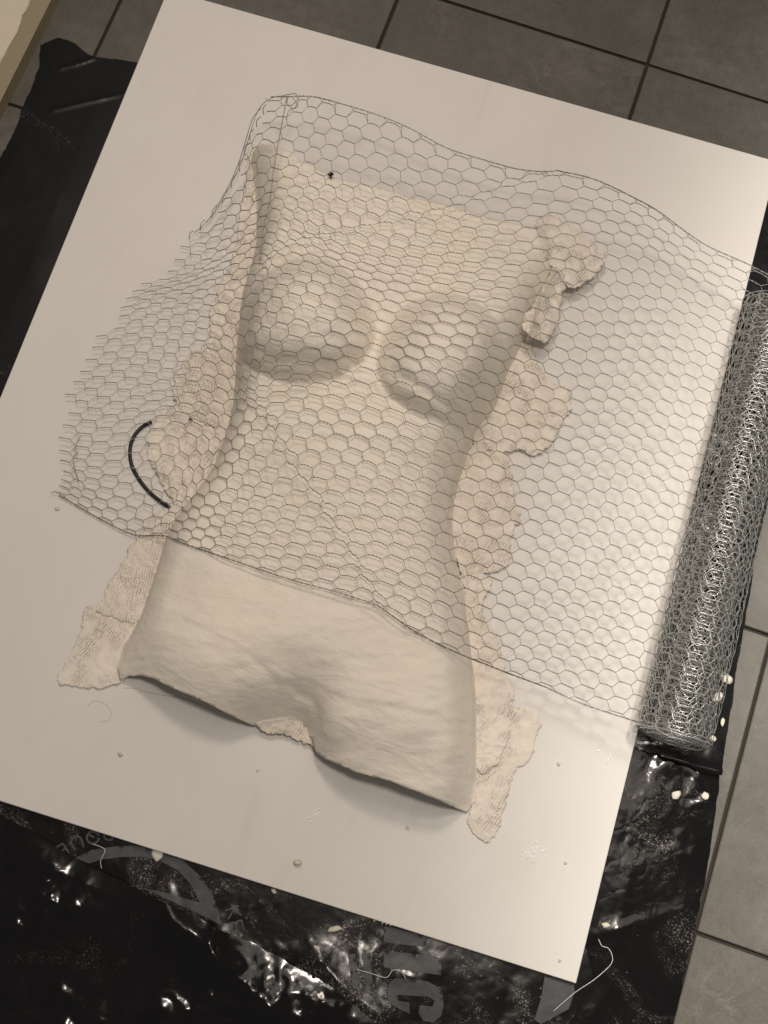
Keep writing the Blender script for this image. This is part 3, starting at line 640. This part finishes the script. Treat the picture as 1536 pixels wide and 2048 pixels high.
marks([[k3(655, 270), k3(760, 290), k3(1100, 380), k3(1085, 480), k3(900, 465), k3(655, 430)]], 'printed_bar', 'upper bar of a large grey printed letter')
marks([[k3(645, 520), k3(900, 545), k3(1130, 570), k3(1245, 600), k3(1240, 770), k3(1000, 735), k3(660, 690)]], 'printed_bar', 'lower bar of a large grey printed letter')
marks([[k3(690, 920), k3(710, 850), k3(770, 800), k3(900, 800), k3(1100, 830), k3(1210, 890), k3(1260, 980), k3(1265, 1080), k3(1240, 1190), k3(1150, 1260), k3(1060, 1240), k3(1010, 1160), k3(1020, 1075), k3(1150, 1090), k3(1175, 1030), k3(1110, 990), k3(800, 970), k3(782, 1000), k3(800, 1030), k3(915, 1045), k3(920, 1165), k3(820, 1120), k3(740, 1070), k3(695, 1010)]], 'printed_letter', 'large rounded grey printed letter S')
marks([[k3(285, 560), k3(360, 545), k3(415, 940), k3(335, 900)]], 'printed_bar', 'left narrow grey bar'); marks([[k3(430, 545), k3(515, 545), k3(552, 985), k3(472, 945)]], 'printed_bar', 'right narrow grey bar')
def k4(x, y): return (900 + x / 4.389, 1850 + y / 4.389)
marks([[k4(835, 440), k4(1090, 520), k4(1095, 600), k4(1040, 740), k4(800, 870), k4(740, 830), k4(800, 640)]], 'printed_bar', 'broad grey printed shape below the board corner')

# ------------------------------------------------------------------ beige panel, top left
pz = .02
pn = empty('beige_panel', tuple(at(40, 100, 0))); tag(pn, 'beige panel with torn cream paper in the top left corner beside the tiles', 'panel')
Pp = ats([(122, -40), (-75, 355), (-420, 355), (-420, -40)], pz)[:, :2]
V = [(x, y, 0) for x, y in Pp] + [(x, y, pz) for x, y in Pp]; F = [(0, 1, 5, 4), (1, 2, 6, 5), (2, 3, 7, 6), (3, 0, 4, 7), (4, 5, 6, 7)]
part('panel_slab', V, F, MAT['wood'], pn, smooth=False)
pe = [(80, -40), (62, 0), (58, 12), (52, 24), (45, 31), (43, 44), (38, 58), (36, 66), (28, 76), (20, 90), (12, 104), (4, 118), (0, 128), (-60, 260), (-400, 300), (-400, -40)]
V, T = cdt_sheet(ats(pe, pz)[:, :2], .006, lambda x, y: pz + .0012 + .0006 * fbm(x, y, .05, 2, 5), jag=.0012, seed=9)
o = part('torn_paper', V, T, MAT['paper'], pn); so = o.modifiers.new('thickness', 'SOLIDIFY'); so.thickness = .0011

# ------------------------------------------------------------------ small things
def small_tube(name, pts, r, mat, label, cat, n=40, sides=6, group=None, taper=False):
    P = spline(ats(pts), n); rr = r * (1 - .0 * np.linspace(0, 1, n)); V, F = tube(P, rr, sides)
    o = mesh_obj(name, V, F, mat, loc=tuple(P[0])); tag(o, label, cat, group); return o
small_tube('curved_cord', [(303, 843, .0175), (285, 853, .016), (268, 872, .016), (260, 898, .016), (263, 928, .016), (278, 958, .016), (303, 988, .016), (340, 1016, .018)], .0021, MAT['cable'], 'short curved black cord on the board under the netting left of the waist', 'cord', 60, 8)
small_tube('grey_hair', [(176, 1412), (186, 1403), (203, 1404), (218, 1416), (222, 1430), (217, 1441), (200, 1444)], .0002, MAT['hair'], 'fine curled hair on the board below the left hip of the cast', 'hair', 30, 4)
small_tube('loose_thread', [(244, 1376), (275, 1377), (282, 1382), (330, 1391), (380, 1401), (430, 1422)], .00022, MAT['hair'], 'long fine thread on the board under the left thigh opening', 'thread', 40, 4)
for pts, lb in (([(185, 1688, .012), (200, 1693, .014), (210, 1700, .014), (206, 1712, .014), (201, 1722, .012), (203, 1737, .010)], 'white curled thread lying across the printed arrow'),
                ([(713, 1939, .016), (740, 1946, .018), (772, 1955, .018), (785, 1941, .018), (800, 1942, .018), (812, 1957, .014)], 'white wavy thread above the large printed letter'),
                ([(1107, 2022, .016), (1150, 1985, .018), (1190, 1958, .02), (1222, 1928, .02), (1224, 1910, .02), (1216, 1896, .018), (1204, 1892, .018), (1197, 1878, .016)], 'long pale thread curving past the bottom right board corner')):
    small_tube('loose_thread', pts, .00038, MAT['thread'], lb, 'thread', 40, 5, 'pale threads on the black bags')
def blob(name, px, py, z, r, mat, label, cat, group, el=(1, 1, .6), seed=0):
    import bmesh
    bm = bmesh.new(); bmesh.ops.create_icosphere(bm, subdivisions=2, radius=1); rg = random.Random(seed)
    a = rg.uniform(0, 3)
    for v in bm.verts:
        k = 1 + .30 * rg.uniform(-1, 1); x, y, zz = v.co.x * el[0] * r * k, v.co.y * el[1] * r * k, v.co.z * el[2] * r * k
        v.co = (x * math.cos(a) - y * math.sin(a), x * math.sin(a) + y * math.cos(a), zz)
    me = bpy.data.meshes.new(name); bm.to_mesh(me); bm.free(); me.materials.append(mat); me.polygons.foreach_set('use_smooth', [True] * len(me.polygons))
    o = bpy.data.objects.new(name, me); COL.objects.link(o); p = at(px, py, z); o.location = (p[0], p[1], z + el[2] * r * .5); tag(o, label, cat, group); return o
G1 = 'plaster crumbs on the white board'; G2 = 'plaster droplets on the black bags'
blob('plaster_crumb', 595, 1725, BZ, .0052, MAT['crumb'], 'largest off-white plaster crumb near the bottom edge of the board', 'crumb', G1, (1, .62, .8), 1)
blob('plaster_crumb', 241, 1508, BZ, .0030, MAT['crumb'], 'small plaster crumb on the board below the left hip', 'crumb', G1, (1, .7, .9), 2)
blob('plaster_crumb', 115, 1018, BZ, .0026, MAT['crumb'], 'small plaster crumb by the lower left corner of the netting', 'crumb', G1, (1, .8, .5), 3)
blob('plaster_crumb', 515, 1541, BZ, .0018, MAT['crumb'], 'tiny plaster crumb below the crotch edge of the cast', 'crumb', G1, (1, .6, .5), 4)
blob('plaster_crumb', 1117, 1528, BZ, .0020, MAT['crumb'], 'tiny round white crumb right of the lowest hip strip', 'crumb', G1, (1, 1, .6), 5)
blob('plaster_crumb', 815, 1656, BZ, .0022, MAT['crumb'], 'tiny pale crumb below the right thigh edge', 'crumb', G1, (1, .7, .5), 6)
blob('plaster_crumb', 1120, 1921, BZ, .0020, MAT['crumb'], 'tiny white crumb near the bottom right corner of the board', 'crumb', G1, (1, .9, .5), 7)
blob('plaster_crumb', 1131, 1726, BZ, .0018, MAT['crumb'], 'tiny white crumb right of the shiny water spots', 'crumb', G1, (1, .9, .5), 8)
blob('plaster_droplet', 1411, 1592, .0072, .0042, MAT['crumb'], 'round white plaster drop near the right edge of the crinkled bag', 'droplet', G2, (1, 1, .16), 11)
blob('plaster_droplet', 1425, 1476, .0095, .0036, MAT['crumb'], 'round white plaster drop beside the lower end of the wire roll', 'droplet', G2, (1, 1, .16), 12)
blob('plaster_droplet', 1352, 1590, .0078, .0052, MAT['crumb'], 'smeared white plaster blob in the middle of the crinkled bag', 'droplet', G2, (1, .8, .14), 13)
blob('plaster_droplet', 1211, 1850, .0075, .0044, MAT['crumb'], 'oval white plaster blob beside the lower right board edge', 'droplet', G2, (1, .6, .4), 14)
blob('plaster_droplet', 1452, 1356, .0105, .0075, MAT['crumb'], 'white plaster lump beside the lower half of the wire roll', 'droplet', G2, (1, .7, .12), 15)
blob('plaster_droplet', 1436, 1392, .0105, .0068, MAT['crumb'], 'wide plaster smear under the right side of the wire roll', 'droplet', G2, (1, .8, .1), 16)
blob('plaster_droplet', 1445, 1445, .0095, .0045, MAT['crumb'], 'narrow plaster streak on the bag right of the roll end', 'droplet', G2, (1, .5, .15), 17)
blob('plaster_droplet', 670, 1858, .0058, .0075, MAT['crumb'], 'long plaster streak on the printed bag left of the narrow bars', 'droplet', G2, (1, .38, .14), 18)
blob('plaster_droplet', 315, 1708, .0066, .0070, MAT['crumb'], 'crusty plaster patch on the printed arrow', 'droplet', G2, (1, .8, .1), 19)
blob('plaster_droplet', 548, 1782, .0055, .0036, MAT['crumb'], 'small plaster drop right of the printed letter K', 'droplet', G2, (1, .6, .3), 20)
def scrap(px, py, z, r, seed, label):
    rg = random.Random(seed); p = at(px, py, z); A_ = []; B_ = []
    for i in range(9):
        a = rg.uniform(0, 6.28); d = np.array([math.cos(a), math.sin(a), rg.uniform(-.2, .5)]) * r * rg.uniform(.4, 1); A_.append(p - d * .4); B_.append(p + d)
    V, F = prisms(A_, B_, r * .26, 5); o = mesh_obj('black_scrap', V, F, MAT['cable'], loc=tuple(p)); tag(o, label, 'scrap', 'small black scraps')
scrap(661, 350, .080, .0042, 3, 'tiny black scrap caught at the neck edge of the cast')
scrap(381, 839, .022, .0026, 5, 'tiny black scrap on the lumpy strip beside the waist')
def wet(px, py, sx, sy, n, seed, label, ang=0):
    import bmesh
    s = NT('clear_wet_drop'); s.set(Base_Color=(.86, .85, .82), Roughness=.06, Specular_IOR_Level=.8)
    rg = random.Random(seed); P = at(px, py); Vs = []
    for i in range(n):
        a = rg.gauss(0, 1) * sx; b = rg.gauss(0, 1) * sy; x = P[0] + a * math.cos(ang) - b * math.sin(ang); y = P[1] + a * math.sin(ang) + b * math.cos(ang); r = rg.uniform(.0004, .0015)
        V = [(x, y, BZ + r * .55)]; F = []
        for l, (rr, zz) in enumerate(((.6, .42), (1, 0.02))):
            for k in range(8): V.append((x + r * rr * math.cos(k * .785) * rg.uniform(.8, 1.25), y + r * rr * math.sin(k * .785) * rg.uniform(.8, 1.25), BZ + r * zz))
        for k in range(8): F.append((0, 1 + k, 1 + (k + 1) % 8)); F.append((1 + k, 9 + k, 9 + (k + 1) % 8, 1 + (k + 1) % 8))
        Vs.append((V, F))
    V, F = join([(np.array(v), f) for v, f in Vs]); o = mesh_obj('water_droplets', V, F, s.m, loc=tuple(P)); tag(o, label, 'water droplets', 'wet spots on the board', 'stuff')
wet(628, 1632, .006, .0022, 60, 1, 'glistening wet droplets on the board below the right thigh', .9)
wet(1066, 1702, .006, .004, 75, 2, 'glistening wet droplets beside the tip of the lowest hip strip', .5)
wet(1022, 1314, .005, .004, 60, 3, 'wet glistening patch right of the rippled hip strip under the netting')
wet(1196, 1492, .0012, .006, 22, 4, 'streak of wet drips near the lower right part of the netting', .2)
wet(1216, 1520, .0015, .004, 18, 5, 'smaller wet drips left of the board edge below the netting')
# embossed gauze print in dried plaster near the bottom edge
Vs = []; rg = random.Random(4)
for i in range(15):
    for j in range(14):
        u = (i - 7) * 8.2 + (j % 2) * 4; v = (j - 6.5) * 6.0
        if (u / 62) ** 2 + (v / 44) ** 2 > 1 - rg.random() * .3: continue
        p = at(775 + u - v * .15, 1808 + v + u * .26); a = .6 + rg.uniform(-.3, .3); L = .0014; dx, dy = L * math.cos(a), L * math.sin(a)
        Vs.append((np.array([(p[0] - dx, p[1] - dy, BZ + .0001), (p[0] + dy * .35, p[1] - dx * .35, BZ + .0001), (p[0] + dx, p[1] + dy, BZ + .0001), (p[0] - dy * .35, p[1] + dx * .35, BZ + .0001), (p[0], p[1], BZ + .0006)]), [(0, 1, 4), (1, 2, 4), (2, 3, 4), (3, 0, 4)]))
V, F = join(Vs); o = mesh_obj('gauze_imprint', V, F, MAT['board'], loc=tuple(at(775, 1808))); tag(o, 'faint embossed gauze imprint at the bottom edge of the board', 'imprint', kind='stuff')
